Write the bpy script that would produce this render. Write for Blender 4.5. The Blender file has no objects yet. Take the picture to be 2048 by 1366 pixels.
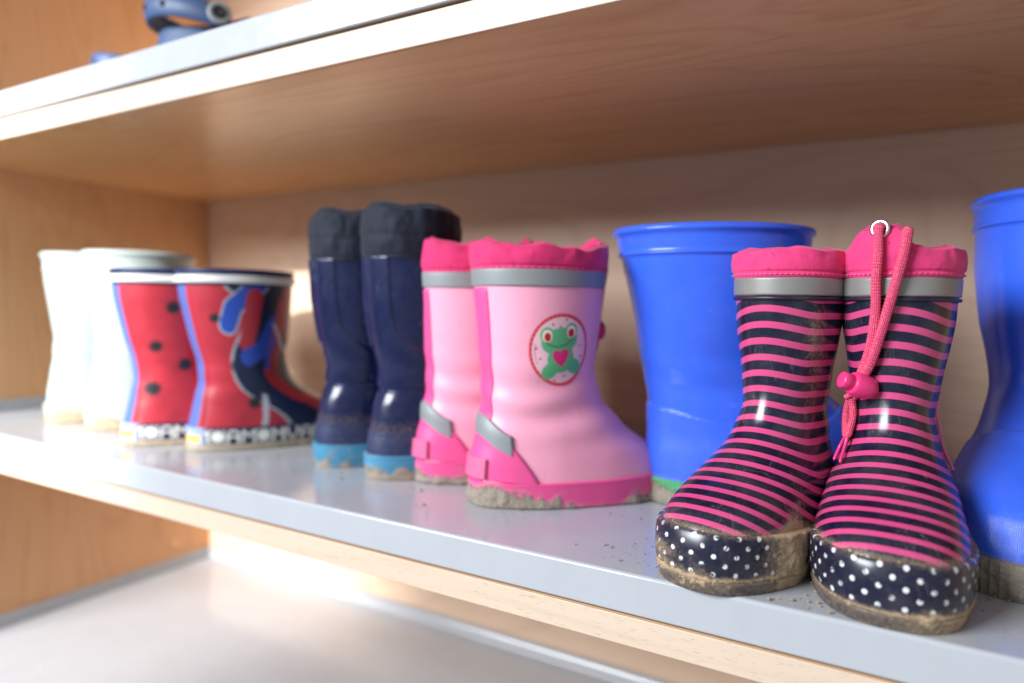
import bpy, math, random
import numpy as np
from mathutils import Matrix, Vector
PI = math.pi
SC = bpy.context.scene

# ---------------------------------------------------------------- camera, world, lamps, exposure
CAM = Vector((0.0, -0.38, 0.1547))
cd = bpy.data.cameras.new('camera'); cam = bpy.data.objects.new('camera', cd); SC.collection.objects.link(cam)
cr = Vector((0.86430836, 0.50264961, 0.01773235)); cdn = Vector((0.0392201, -0.03220684, -0.99871142)); cf = Vector((-0.5014308, 0.86389009, -0.04755061))
m = Matrix.Identity(4)
for i in range(3):
    m[i][0] = cr[i]; m[i][1] = -cdn[i]; m[i][2] = -cf[i]; m[i][3] = CAM[i]
cam.matrix_world = m
cd.sensor_width = 36; cd.lens = 24.05; cd.clip_start = 0.01; cd.clip_end = 60
cd.dof.use_dof = True; cd.dof.focus_distance = 0.415; cd.dof.aperture_fstop = 2.7; cd.dof.aperture_blades = 9
SC.camera = cam

W = bpy.data.worlds.new('World'); SC.world = W; W.use_nodes = True
W.node_tree.nodes['Background'].inputs[0].default_value = (0.90, 0.94, 1.0, 1)
W.node_tree.nodes['Background'].inputs[1].default_value = 0.39

def aim(o, p, t):
    o.location = p
    o.rotation_euler = (Vector(t) - Vector(p)).to_track_quat('-Z', 'Y').to_euler()
# low sun through a doorway: a warm beam that ends about half a metre left of the camera
sd = bpy.data.lights.new('sun_beam', 'SPOT'); so = bpy.data.objects.new('sun_beam', sd); SC.collection.objects.link(so)
aim(so, (-0.98, -6.0, 2.20), (-1.70, 0, 0.12))
sd.energy = 3700; sd.color = (1.0, 0.98, 0.95); sd.spot_size = math.radians(20.0); sd.spot_blend = 0.34; sd.shadow_soft_size = 0.07
# the bright window to the front left
ad = bpy.data.lights.new('window_light', 'AREA'); ao = bpy.data.objects.new('window_light', ad); SC.collection.objects.link(ao)
aim(ao, (-1.35, -1.75, 1.00), (-0.35, 0.1, 0.1))
ad.shape = 'RECTANGLE'; ad.size = 1.1; ad.size_y = 0.8; ad.energy = 92; ad.color = (0.90, 0.95, 1.0)

SC.view_settings.view_transform = 'Standard'; SC.view_settings.look = 'None'
SC.view_settings.exposure = 0.04; SC.view_settings.gamma = 1
SC.render.engine = 'CYCLES'
SC.cycles.use_denoising = True
SC.cycles.max_bounces = 8; SC.cycles.diffuse_bounces = 4; SC.cycles.glossy_bounces = 3
SC.cycles.caustics_reflective = True
SC.cycles.sample_clamp_indirect = 6

# ---------------------------------------------------------------- numpy noise
def _h(ix, iy, iz, seed):
    n = (ix * 374761393 + iy * 668265263 + iz * 2147483647 + seed * 974711) & 0xffffffff
    n = ((n ^ (n >> 13)) * 1274126177) & 0xffffffff
    return ((n ^ (n >> 16)) & 0xffff) / 65535.0
def vnoise(x, y, z, seed=0):
    x, y, z = np.broadcast_arrays(np.asarray(x, float), np.asarray(y, float), np.asarray(z, float))
    fx, fy, fz = np.floor(x), np.floor(y), np.floor(z)
    ix, iy, iz = fx.astype(np.int64), fy.astype(np.int64), fz.astype(np.int64)
    u, v, w = x - fx, y - fy, z - fz
    u, v, w = u*u*(3-2*u), v*v*(3-2*v), w*w*(3-2*w)
    r = 0
    for a in (0, 1):
        for b in (0, 1):
            for c in (0, 1):
                r = r + _h(ix+a, iy+b, iz+c, seed) * (u if a else 1-u) * (v if b else 1-v) * (w if c else 1-w)
    return r
def fbm(x, y, z, seed=0, o=4):
    r = 0; a = .5; t = 0
    for k in range(o):
        r = r + a * vnoise(x*2**k, y*2**k, z*2**k, seed+k*7); t += a; a *= .55
    return r / t
def sstep(a, b, x):
    t = np.clip((x - a) / (b - a), 0, 1); return t*t*(3-2*t)
def gauss(x, c, s): return np.exp(-((x - c) / s)**2)
def lin(r, g, b):
    f = lambda c: (c/255/12.92) if c/255 <= .04045 else ((c/255+.055)/1.055)**2.4
    return (f(r), f(g), f(b))

# ---------------------------------------------------------------- node helper
class NT:
    def __init__(s, name):
        s.m = bpy.data.materials.new(name); s.m.use_nodes = True; s.t = s.m.node_tree
        s.b = s.t.nodes['Principled BSDF']
    def n(s, ty, **k):
        q = s.t.nodes.new(ty)
        for a, v in k.items(): setattr(q, a, v)
        return q
    def put(s, sock, v):
        if isinstance(v, bpy.types.NodeSocket): s.t.links.new(v, sock)
        elif isinstance(v, (tuple, list)) and len(v) == 3 and sock.type == 'RGBA': sock.default_value = (*v, 1)
        else: sock.default_value = v
    def math(s, op, a, b=0.0, c=0.0, clamp=False):
        q = s.n('ShaderNodeMath', operation=op, use_clamp=clamp)
        s.put(q.inputs[0], a); s.put(q.inputs[1], b); s.put(q.inputs[2], c); return q.outputs[0]
    def step(s, a, b, x):
        q = s.n('ShaderNodeMapRange', interpolation_type='SMOOTHSTEP'); q.clamp = True
        s.put(q.inputs[0], x); s.put(q.inputs[1], a); s.put(q.inputs[2], b); s.put(q.inputs[3], 0.0); s.put(q.inputs[4], 1.0)
        return q.outputs[0]
    def rng(s, x, a, b, c, d):
        q = s.n('ShaderNodeMapRange'); q.clamp = True
        s.put(q.inputs[0], x)
        for i, v in enumerate((a, b, c, d)): s.put(q.inputs[i+1], v)
        return q.outputs[0]
    def mix(s, f, a, b):
        q = s.n('ShaderNodeMix', data_type='RGBA'); s.put(q.inputs[0], f); s.put(q.inputs[6], a); s.put(q.inputs[7], b); return q.outputs[2]
    def coord(s, scale=(1, 1, 1), which='Object'):
        t = s.n('ShaderNodeTexCoord'); mp = s.n('ShaderNodeMapping'); s.t.links.new(t.outputs[which], mp.inputs[0])
        mp.inputs['Scale'].default_value = scale; return mp.outputs[0]
    def noise(s, vec, scale, detail=4, rough=.55, dist=0.0):
        q = s.n('ShaderNodeTexNoise'); s.put(q.inputs['Vector'], vec); q.inputs['Scale'].default_value = scale
        q.inputs['Detail'].default_value = detail; q.inputs['Roughness'].default_value = rough; q.inputs['Distortion'].default_value = dist
        return q.outputs[0]
    def vor(s, vec, scale, feature='F1'):
        q = s.n('ShaderNodeTexVoronoi', feature=feature); s.put(q.inputs['Vector'], vec); q.inputs['Scale'].default_value = scale
        return q.outputs['Distance']
    def attr(s, name, out='Fac'):
        q = s.n('ShaderNodeAttribute', attribute_name=name); return q.outputs[out]
    def uv(s):
        q = s.n('ShaderNodeUVMap'); q.uv_map = 'UVMap'; x = s.n('ShaderNodeSeparateXYZ'); s.t.links.new(q.outputs[0], x.inputs[0])
        return x.outputs[0], x.outputs[1], q.outputs[0]
    def bump(s, h, strength=.3, dist=.001, prev=None):
        q = s.n('ShaderNodeBump'); s.put(q.inputs['Height'], h); q.inputs['Strength'].default_value = strength; q.inputs['Distance'].default_value = dist
        if prev is not None: s.put(q.inputs['Normal'], prev)
        return q.outputs[0]
    def out(s, col=None, rough=None, normal=None, **k):
        if col is not None: s.put(s.b.inputs['Base Color'], col)
        if rough is not None: s.put(s.b.inputs['Roughness'], rough)
        if normal is not None: s.put(s.b.inputs['Normal'], normal)
        for a, v in k.items(): s.put(s.b.inputs[a.replace('_', ' ')], v)
        return s.m

MUD = (0.36, 0.27, 0.175); MUD2 = (0.20, 0.145, 0.095)
def rubber(name, color, rough=.25, mud=((.62, .45, .285), (.38, .27, .17)), scuff=.25, spec=.5, coat=0.0, custom=None, tex=False, dust=(.33, .29, .25), sheen=0.0):
    """moulded rubber with dust, scuffs and caked dirt; 'mud' vertex attribute says where dirt sits"""
    s = NT(name); P = s.coord()
    col = custom(s) if custom else color
    a = s.attr('mud')
    big = s.noise(P, 55, 6, .65); fine = s.noise(P, 420, 5, .7); grit = s.noise(P, 1500, 3, .6)
    # streaky scuffs
    st = s.noise(s.coord((1, 1, .35)), 160, 6, .75, .6)
    sc = s.math('MULTIPLY', s.step(.56, .74, st), s.step(.42, .66, s.noise(P, 22, 3)))
    scr = s.step(.985, .999, s.math('SUBTRACT', 1.0, s.math('ABSOLUTE', s.math('SUBTRACT', s.noise(s.coord((1, 1.6, .5)), 48, 2, .5, 1.2), .5))))
    scr = s.math('MULTIPLY', scr, s.step(.5, .62, s.noise(P, 30, 2)))
    sc = s.math('MULTIPLY', s.math('MAXIMUM', sc, s.math('MULTIPLY', scr, .3)), scuff)
    film = s.math('MULTIPLY', s.step(.35, .8, big), scuff*.22)
    col = s.mix(s.math('MAXIMUM', sc, film), col, dust)
    mk = s.math('ADD', a, s.math('ADD', s.math('MULTIPLY', s.math('SUBTRACT', big, .5), .9), s.math('MULTIPLY', s.math('SUBTRACT', fine, .5), 1.1)))
    mk = s.step(.47, .60, mk)
    thin = s.math('MULTIPLY', s.step(.12, .6, s.math('ADD', a, s.math('MULTIPLY', s.math('SUBTRACT', fine, .5), .8))), .38)
    mc = s.mix(s.step(.3, .7, grit), mud[0], mud[1]); mc = s.mix(s.math('MULTIPLY', s.step(.45, .75, big), .5), mc, mud[0])
    col = s.mix(thin, col, mud[0]); col = s.mix(mk, col, mc)
    ro = s.math('ADD', s.math('ADD', rough, s.math('MULTIPLY', sc, .5)), s.math('MULTIPLY', s.noise(P, 90, 3), .10))
    ro = s.math('MAXIMUM', ro, s.math('MULTIPLY', mk, .95)); ro = s.math('MAXIMUM', ro, thin)
    h = s.math('ADD', s.math('MULTIPLY', mk, s.math('ADD', .4, s.math('ADD', grit, fine))), s.math('MULTIPLY', s.noise(P, 60, 2), .05))
    nb = s.bump(h, .8, .0012)
    if tex:
        u, v, w = s.uv(); ft = s.attr('foot')
        wv = s.math('MULTIPLY', s.math('SINE', s.math('MULTIPLY', s.math('ADD', u, v), 3100)), s.math('SINE', s.math('MULTIPLY', s.math('SUBTRACT', u, v), 3100)))
        nb = s.bump(s.math('MULTIPLY', wv, ft), .30, .00025, nb)
    k = dict(Coat_Weight=coat, Coat_Roughness=.12) if coat else {}
    return s.out(col, ro, nb, Specular_IOR_Level=spec, **k)

def striped_color(pink, navy):
    def f(s):
        t = s.math('FRACT', s.math('DIVIDE', s.attr('s'), .0097))
        e = .022
        k = s.math('MULTIPLY', s.step(.0, e*2, t), s.math('SUBTRACT', 1.0, s.step(.43-e, .43+e, t)))
        return s.mix(k, navy, pink)
    return f
def dots_color(base, dot):
    def f(s):
        u, v, w = s.uv(); A, B, R = .0112, .0092, .00130
        def cell(su, sv):
            a = s.math('MULTIPLY', s.math('SUBTRACT', s.math('FRACT', s.math('ADD', s.math('DIVIDE', u, A), su)), .5), A)
            b = s.math('MULTIPLY', s.math('SUBTRACT', s.math('FRACT', s.math('ADD', s.math('DIVIDE', v, B), sv)), .5), B)
            return s.math('SQRT', s.math('ADD', s.math('MULTIPLY', a, a), s.math('MULTIPLY', b, b)))
        d = s.math('MINIMUM', cell(.0, .1), cell(.5, .6))
        k = s.math('SUBTRACT', 1.0, s.step(R*.82, R*1.12, d))
        worn = s.step(.38, .52, s.noise(s.coord(), 260, 4, .7))
        k = s.math('MULTIPLY', k, s.math('MULTIPLY', worn, s.step(.0075, .0085, v)))
        return s.mix(k, base, dot)
    return f
def vcol(s): return s.attr('Col', 'Color')

def fabric(name, color, dark, dirt=.35, crumple=.35, rough=.75):
    s = NT(name); P = s.coord(); u, v, w = s.uv()
    n1 = s.noise(P, 70, 4, .6)
    col = s.mix(s.step(.35, .75, n1), color, s.mix(.35, color, dark))
    col = s.mix(s.math('MULTIPLY', s.step(.5, .72, s.noise(P, 45, 5, .65)), dirt), col, dark)
    spots = s.math('MULTIPLY', s.step(.60, .66, s.noise(P, 230, 2)), s.step(.55, .65, s.noise(P, 60, 2)))
    col = s.mix(s.math('MULTIPLY', spots, dirt*1.6), col, s.mix(.5, dark, (.03, .02, .03)))
    wv = s.math('ADD', s.math('SINE', s.math('MULTIPLY', u, 9000)), s.math('SINE', s.math('MULTIPLY', v, 9000)))
    nb = s.bump(wv, .12, .0001)
    nb = s.bump(s.noise(s.coord((1, 1, .4)), 140, 4, .6, .4), crumple, .0016, nb)
    return s.out(col, rough, nb, Specular_IOR_Level=.3, Sheen_Weight=.15)

def plain(name, color, rough=.4, metallic=0.0, var=.1, spec=.5, bumpy=0.0, bscale=300):
    s = NT(name); P = s.coord()
    c = s.mix(s.math('MULTIPLY', s.noise(P, 80, 4), var*2), color, tuple(x*.55 for x in color))
    ro = s.math('ADD', rough, s.math('MULTIPLY', s.math('SUBTRACT', s.noise(P, 130, 4), .5), .15))
    nb = s.bump(s.noise(P, bscale, 3), bumpy, .0006) if bumpy else None
    return s.out(c, ro, nb, Metallic=metallic, Specular_IOR_Level=spec)

def wood(name, axis, ca, cb, rough=.38, fleck=.35, spec=.5, grainstr=1.0):
    s = NT(name)
    S = {'x': (1, 14, 14), 'z': (14, 14, 1), 'y': (14, 1, 14)}[axis]; S2 = {'x': (1, 5, 5), 'z': (5, 5, 1), 'y': (5, 1, 5)}[axis]
    S3 = {'x': (130, 1500, 1500), 'z': (1500, 1500, 130), 'y': (1500, 130, 1500)}[axis]
    P = s.coord(S); P2 = s.coord(S2); P3 = s.coord(S3)
    g = s.noise(P, 11, 8, .7, .25)
    cath = s.noise(P2, 1.3, 2, .4, .8)
    ring = s.math('ABSOLUTE', s.math('SINE', s.math('MULTIPLY', cath, 62)))
    ring = s.math('POWER', ring, 9.0)
    k = s.math('ADD', s.math('MULTIPLY', s.step(.2, .8, g), .38), s.math('MULTIPLY', ring, .30*grainstr))
    col = s.mix(s.math('MULTIPLY', k, grainstr, clamp=True), ca, cb)
    fl = s.math('MULTIPLY', s.step(.64, .74, s.noise(P3, 1.0, 1)), fleck)
    col = s.mix(fl, col, tuple(c*.55 for c in cb))
    nb = s.bump(s.noise(P3, .6, 2), .05, .0003)
    return s.out(col, s.math('ADD', rough, s.math('MULTIPLY', g, .08)), nb, Specular_IOR_Level=spec)

def metal_paint(name, col, rough):
    s = NT(name); P = s.coord()
    c = s.mix(s.math('MULTIPLY', s.step(.4, .75, s.noise(P, 26, 6, .65)), .16), col, tuple(x*.72 for x in col))
    dust = s.math('MULTIPLY', s.step(.66, .72, s.noise(P, 620, 3, .6)), s.step(.48, .62, s.noise(P, 14, 3)))
    c = s.mix(s.math('MULTIPLY', dust, .5), c, (.42, .34, .25))
    scr = s.step(.992, .999, s.math('SUBTRACT', 1.0, s.math('ABSOLUTE', s.math('SUBTRACT', s.noise(s.coord((1, 1.4, 1)), 16, 2, .5, 1.5), .5))))
    ro = s.math('ADD', rough, s.math('ADD', s.math('MULTIPLY', s.math('SUBTRACT', s.noise(P, 22, 6, .65), .5), .34), s.math('MULTIPLY', dust, .4)))
    ro = s.math('ADD', ro, s.math('MULTIPLY', scr, .08))
    nb = s.bump(s.noise(P, 900, 2), .06, .00015)
    return s.out(c, ro, nb, Specular_IOR_Level=.6)

# ---------------------------------------------------------------- mesh helpers
def link(name, me, parent=None, mat=None, smooth=True):
    o = bpy.data.objects.new(name, me); SC.collection.objects.link(o)
    if parent is not None: o.parent = parent
    if mat is not None: me.materials.append(mat)
    if smooth: me.polygons.foreach_set('use_smooth', [True]*len(me.polygons))
    return o
def grid_mesh(name, V, wrap=True, attrs=None, uv=None, col=None, cap0=False, cap1=False, keep=None, flip=False):
    """V: (rows, cols, 3) array of points"""
    R, C = V.shape[:2]
    i, j = np.meshgrid(np.arange(R-1), np.arange(C if wrap else C-1), indexing='ij')
    j2 = (j+1) % C
    F = np.stack([i*C+j, (i+1)*C+j, (i+1)*C+j2, i*C+j2], -1).reshape(-1, 4)
    if flip: F = F[:, ::-1]
    if keep is not None: F = F[keep.reshape(-1)]
    faces = F.tolist()
    if cap0: faces.append(list(range(C)) if not flip else list(range(C))[::-1])
    if cap1: faces.append(([(R-1)*C+k for k in range(C)][::-1]) if not flip else [(R-1)*C+k for k in range(C)])
    me = bpy.data.meshes.new(name); me.from_pydata(V.reshape(-1, 3).tolist(), [], faces)
    for k, a in (attrs or {}).items():
        at = me.attributes.new(k, 'FLOAT', 'POINT'); at.data.foreach_set('value', np.broadcast_to(a, (R, C)).astype(np.float32).ravel())
    if col is not None:
        at = me.color_attributes.new('Col', 'FLOAT_COLOR', 'POINT')
        at.data.foreach_set('color', np.concatenate([col, np.ones(col.shape[:2]+(1,))], -1).astype(np.float32).ravel())
    if uv is not None:
        U, Vv = uv; u = np.broadcast_to(U, (R, C)).ravel(); v = np.broadcast_to(Vv, (R, C)).ravel()
        l = me.uv_layers.new(name='UVMap'); idx = np.empty(len(me.loops), np.int32); me.loops.foreach_get('vertex_index', idx)
        L = np.stack([u[idx], v[idx]], -1)
        if wrap:
            tot = float(np.max(u)-np.min(u)) * C/(C-1); q = L[:, 0].copy()
            n4 = len(F)*4; q4 = q[:n4].reshape(-1, 4); q4 = np.where((q4.max(1, keepdims=True)-q4 > tot*.5), q4+tot, q4); q[:n4] = q4.ravel(); L[:, 0] = q
        l.data.foreach_set('uv', L.astype(np.float32).ravel())
    me.validate(); me.update(); return me
def box(name, lo, hi, mat, parent=None, bev=.0012):
    x0, y0, z0 = lo; x1, y1, z1 = hi
    v = [(x, y, z) for x in (x0, x1) for y in (y0, y1) for z in (z0, z1)]
    f = [(0, 1, 3, 2), (4, 6, 7, 5), (0, 4, 5, 1), (2, 3, 7, 6), (0, 2, 6, 4), (1, 5, 7, 3)]
    me = bpy.data.meshes.new(name); me.from_pydata(v, [], f); me.update()
    o = link(name, me, parent, mat, True)
    b = o.modifiers.new('bevel', 'BEVEL'); b.width = bev; b.segments = 3; b.limit_method = 'ANGLE'; b.harden_normals = True
    return o
def tube(name, pts, r, mat, parent, nseg=14, sub=12, braid=0.0, flat=1.0, closed=False, ends=True):
    P = np.array(pts, float); n = len(P)
    # Catmull-Rom resample
    Q = []
    for k in range(n-1):
        p0, p1, p2, p3 = P[max(k-1, 0)], P[k], P[k+1], P[min(k+2, n-1)]
        for t in np.linspace(0, 1, sub, endpoint=False):
            Q.append(.5*((2*p1)+(-p0+p2)*t+(2*p0-5*p1+4*p2-p3)*t*t+(-p0+3*p1-3*p2+p3)*t**3))
    Q.append(P[-1]); Q = np.array(Q)
    T = np.gradient(Q, axis=0); T /= np.linalg.norm(T, axis=1, keepdims=True)
    up = np.array([1.0, 0, 0]); V = []
    arc = np.concatenate([[0], np.cumsum(np.linalg.norm(np.diff(Q, axis=0), axis=1))])
    th = np.linspace(0, 2*PI, nseg, endpoint=False)
    for k in range(len(Q)):
        a = up - T[k]*np.dot(up, T[k]); a /= np.linalg.norm(a); up = a; b = np.cross(T[k], a)
        rr = r*(1+braid*np.sin(arc[k]*1700+2*th)*np.cos(arc[k]*1700-2*th))
        e = 1.0
        if ends: e = min(1, math.sqrt(max(.02, min(arc[k], arc[-1]-arc[k])/r)))
        V.append(Q[k]+(rr*e*np.cos(th))[:, None]*a*1.0+(rr*e*flat*np.sin(th))[:, None]*b)
    V = np.array(V)
    me = grid_mesh(name, V, uv=((th*r)[None, :], arc[:, None]), cap0=True, cap1=True, flip=True, attrs={'mud': 0.0})
    return link(name, me, parent, mat)
def thing(name, label, cat, loc=(0, 0, 0), rz=0.0, group=None):
    o = bpy.data.objects.new(name, None); SC.collection.objects.link(o); o.empty_display_size = .05
    o.location = loc; o.rotation_euler = (0, 0, rz); o['label'] = label; o['category'] = cat
    if group: o['group'] = group
    return o

# ---------------------------------------------------------------- boot form
NPHI = 256
class Form:
    """boot body as stacked outlines: heel back at x=0, toe towards +x, sole at z=0"""
    def __init__(s, front, back, width, n=((0, 2.35), (.06, 2.2), (.1, 2.0), (.3, 2.0)), k=((0, .10), (.05, .07), (.09, 0), (.3, 0)), bend=.004, seed=0, dent=0.0):
        F = np.array(front, float); t = np.linspace(0, len(F)-1, 400); i = np.clip(t.astype(int), 0, len(F)-2); u = (t-i)[:, None]
        G = np.vstack([2*F[0]-F[1], F, 2*F[-1]-F[-2]]); p0, p1, p2, p3 = G[i], G[i+1], G[i+2], G[i+3]
        C = .5*((2*p1)+(-p0+p2)*u+(2*p0-5*p1+4*p2-p3)*u*u+(-p0+3*p1-3*p2+p3)*u**3)
        z = np.minimum.accumulate(C[:, 1]); s.fz = z[::-1]+np.arange(400)*1e-9; s.fx = C[::-1, 0]
        s.H = F[0, 1]; s.L = F[:, 0].max(); s.bend = bend; s.seed = seed; s.dent = dent
        def sm(tab):
            T = np.array(sorted(tab), float); zz = np.linspace(T[0, 0], T[-1, 0], 300); y = np.interp(zz, T[:, 0], T[:, 1])
            kk = np.hanning(25); kk /= kk.sum(); y = np.convolve(np.pad(y, 12, 'edge'), kk, 'valid'); return zz, y
        s.tb, s.tw, s.tn, s.tk = sm(back), sm(width), sm(n), sm(k)
    def rows(s, z0, z1, nr):
        z = np.linspace(min(z0, z1), max(z0, z1), 1500); x = np.interp(z, s.fz, s.fx)
        a = np.concatenate([[0], np.cumsum(np.hypot(np.diff(x), np.diff(z)))]); q = np.interp(np.linspace(0, a[-1], nr), a, z)
        return q if z0 < z1 else q[::-1]
    def pt(s, z, ph):
        z, ph = np.broadcast_arrays(np.asarray(z, float), np.asarray(ph, float))
        I = lambda T: np.interp(z, T[0], T[1])
        xf = np.interp(z, s.fz, s.fx); xb, w, n, k = I(s.tb), I(s.tw), I(s.tn), I(s.tk)
        c, q = np.cos(ph), np.sin(ph)
        cx = np.sign(c)*np.abs(c)**(2/n); sy = np.sign(q)*np.abs(q)**(2/n)
        x = (xf+xb)/2 + (xf-xb)/2*cx; y = w*sy*(1+k*cx)
        y = y + s.bend*(x/s.L)**2
        # soft folds at the ankle and slight hand-made unevenness
        am = s.dent*gauss(z, .085*s.H/.2, .03)
        d = am*np.sin(z*230+1.5*np.sin(ph*2+s.seed)) + .0008*(vnoise(x*30+9, y*30, z*22, s.seed)-.5)*2
        r = np.hypot(x-(xf+xb)/2, y)+1e-9
        x = x + d*(x-(xf+xb)/2)/r; y = y + d*y/r
        return np.stack([x, y, z], -1)
    def nrm(s, z, ph):
        e = 1e-3; z, ph = np.broadcast_arrays(np.asarray(z, float), np.asarray(ph, float))
        a = s.pt(z, ph+e*8)-s.pt(z, ph-e*8)
        b = s.pt(z+e, ph)-s.pt(z-e, ph)
        n = np.cross(a, b); return n/(np.linalg.norm(n, axis=-1, keepdims=True)+1e-12)
    def at(s, z, ph, off=0.0):
        off = np.asarray(off, float)
        return s.pt(z, ph)+s.nrm(z, ph)*np.broadcast_to(off, np.broadcast(z, ph).shape)[..., None]
    def arcu(s, ph, z=.02):
        p = np.linspace(0, 2*PI, 721); q = s.pt(np.full_like(p, z), p)
        a = np.concatenate([[0], np.cumsum(np.linalg.norm(np.diff(q, axis=0), axis=1))])
        w = np.floor(np.asarray(ph)/(2*PI)); return np.interp(ph-w*2*PI, p, a)+w*a[-1]
PH = np.linspace(-PI, PI, NPHI, endpoint=False)

def upper(F, mat, parent, z0=.006, nr=230, off=None, mud=None, scoord=None, colf=None, foot=None, thick=.0022, nph=NPHI, name='upper'):
    ph = np.linspace(-PI, PI, nph, endpoint=False)[None, :]
    z = F.rows(z0, F.H, nr)[:, None]
    Z, P = np.broadcast_arrays(z, ph)
    o = off(Z, P) if off else 0.0*Z
    V = F.at(Z, P, o)
    # rolled edge and inner wall
    zi = np.array([F.H+.0008, F.H+.0008, F.H-.002, F.H*.75, F.H*.5, F.H*.42])[:, None]; oi = np.array([-.0006, -thick+.0006, -thick, -thick-.001, -thick-.002, -thick-.004])[:, None]
    oend = o[-1:, :]
    Vi = F.at(np.minimum(zi, F.H)+0*ph, ph+0*zi, oi+np.where(np.arange(6)[:, None] < 3, oend, 0)); Vi[..., 2] = np.broadcast_to(zi, Vi.shape[:2])
    V = np.concatenate([V, Vi], 0)
    pad = lambda a: np.concatenate([a, np.repeat(a[-1:], 6, 0)], 0)
    X = F.pt(Z, P)
    at = {'mud': pad((mud(Z, P, X) if mud else 0*Z)), 's': pad(scoord(X, Z, P) if scoord else Z), 'foot': pad(foot(Z, P, X) if foot else 0*Z)}
    col = None
    if colf:
        c = colf(X, Z, P); col = np.concatenate([c, np.repeat(c[-1:], 6, 0)], 0)
    me = grid_mesh(name, V, attrs=at, col=col, uv=(F.arcu(ph), pad(Z)), cap1=True, cap0=True, flip=True)
    return link(name, me, parent, mat)

def band(F, name, mat, parent, zb, zt, off=.0015, nr=40, mud=None, mudh=.0, lip=.0006, colf=None, ribs=None, nph=384, ph0=-PI, ph1=PI, base=0.0, round_=True, zfun=None, seed=0, foot=0.0, inner=.0012, rad=.0012):
    """a strip that follows the boot outline between zb(phi) and zt(phi), standing proud by off"""
    wrap = abs(ph1-ph0-2*PI) < 1e-6
    ph = np.linspace(ph0, ph1, nph, endpoint=not wrap)[None, :]
    zb_ = zb(ph) if callable(zb) else np.full_like(ph, zb); zt_ = zt(ph) if callable(zt) else np.full_like(ph, zt)
    t = np.linspace(0, 1, nr)[:, None]; Z = zb_+(zt_-zb_)*t; P = ph+0*t
    hgt = np.maximum(zt_-zb_, 1e-5); d = np.minimum(t, 1-t)*hgt
    rr = max(rad, 1e-4)
    e = np.sqrt(np.clip(1-(1-np.clip(d/rr, 0, 1))**2, 0, 1))
    O = base + (off-base)*e + lip*gauss((1-t)*hgt, .0012, .0012)
    if base == 0.0: O = np.where(d <= 0, -inner, O)
    if ribs: O = O + ribs(P, Z, F)
    X = F.pt(Z, P); md = mud(Z, P, X) if mud else 0*Z
    if mudh:
        nz = fbm(X[..., 0]*170, X[..., 1]*170, Z*170, 3+seed, 4)
        O = O + mudh*np.clip(md-.35, 0, 1)*(nz*1.5-.1)*np.clip(d/.001, 0, 1)
    V = F.at(Z, P, O)
    if zfun: V[..., 2] += zfun(P, t)
    col = colf(X, Z, P) if colf else None
    me = grid_mesh(name, V, wrap=wrap, attrs={'mud': md, 's': Z, 'foot': foot+0*Z}, col=col, uv=(F.arcu(P), Z), flip=True, cap0=wrap and False)
    return link(name, me, parent, mat)

def solecap(F, mat, parent, off, name='outsole'):
    """underside plate closing the sole"""
    P = PH[None, :]; Z = np.array([.0004, .0004])[:, None]+0*P
    ring = F.at(Z[0], P[0], off); c = ring.mean(0); V = np.stack([ring*s+c*(1-s) for s in (1, .9, .5, .02)], 0); V[..., 2] = .0006
    me = grid_mesh(name, V, attrs={'mud': .8+0*V[..., 0], 's': 0*V[..., 0], 'foot': 0*V[..., 0]}, uv=(F.arcu(P), V[..., 0]), cap1=True, flip=False)
    return link(name, me, parent, mat)

def cuff(F, mat, parent, z0, ztop, seed=0, bulge=.0028, wr=.0022, close=.35, nr=70, name='cuff', nph=320, pleats=16, lipz=.004, fold=0.0):
    ph = np.linspace(0, 2*PI, nph, endpoint=False)[None, :]
    zt = ztop(ph); t = np.linspace(0, 1, nr)[:, None]
    cx = F.pt(np.full((1, 1), F.H), np.zeros((1, 1)))[0, 0, 0]; cb = F.pt(np.full((1, 1), F.H), np.full((1, 1), PI))[0, 0, 0]; mx = (cx+cb)/2
    # outside 0..0.72, roll over, inside down
    ts = t/.78
    z = np.where(ts <= 1, z0+(zt-z0)*ts, zt-(t-.78)/.22*.022)
    o = bulge*(1-np.exp(-ts*14)) + .0012*gauss(ts, .5, .35)
    o = np.where(ts < .02, .0004, o)
    ln = .0010*gauss(ts*(zt-z0), lipz, .0007)
    nz = fbm(np.cos(ph)*2.2+seed, np.sin(ph)*2.2, ts*1.1, seed, 3)-.5
    pl = np.sin(ph*pleats+6*nz+seed)*.5+np.sin(ph*pleats*1.7+9*nz+2*seed)*.5
    env = sstep(.15, 1.0, ts)
    o = o + wr*env*pl*(.5+1.2*vnoise(np.cos(ph)*3, np.sin(ph)*3, seed, seed)) + wr*2.2*nz*np.minimum(1, ts*3) - ln
    o = o + fold*np.minimum(1, ts*5)*(fbm(np.cos(ph)*4.5+seed, np.sin(ph)*4.5, ts*3.5, seed+9, 2)-.5)*4 - fold*.8*gauss(ts, .42, .05)
    topr = sstep(.86, 1.0, ts)*.006*(close>0)
    V = F.at(np.minimum(z, F.H)+0*ph, ph+0*z, o-topr)
    V[..., 2] = z + 0*ph + .5*wr*env*pl
    ins = sstep(0, 1, (t-.78)/.22)
    V[..., 0] = mx+(V[..., 0]-mx)*(1-close*ins); V[..., 1] *= (1-close*ins)
    me = grid_mesh(name, V, attrs={'mud': 0*z+0*ph}, uv=(F.arcu(ph, F.H*.9), z+0*ph), cap1=True, flip=True)
    return link(name, me, parent, mat)
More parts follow.
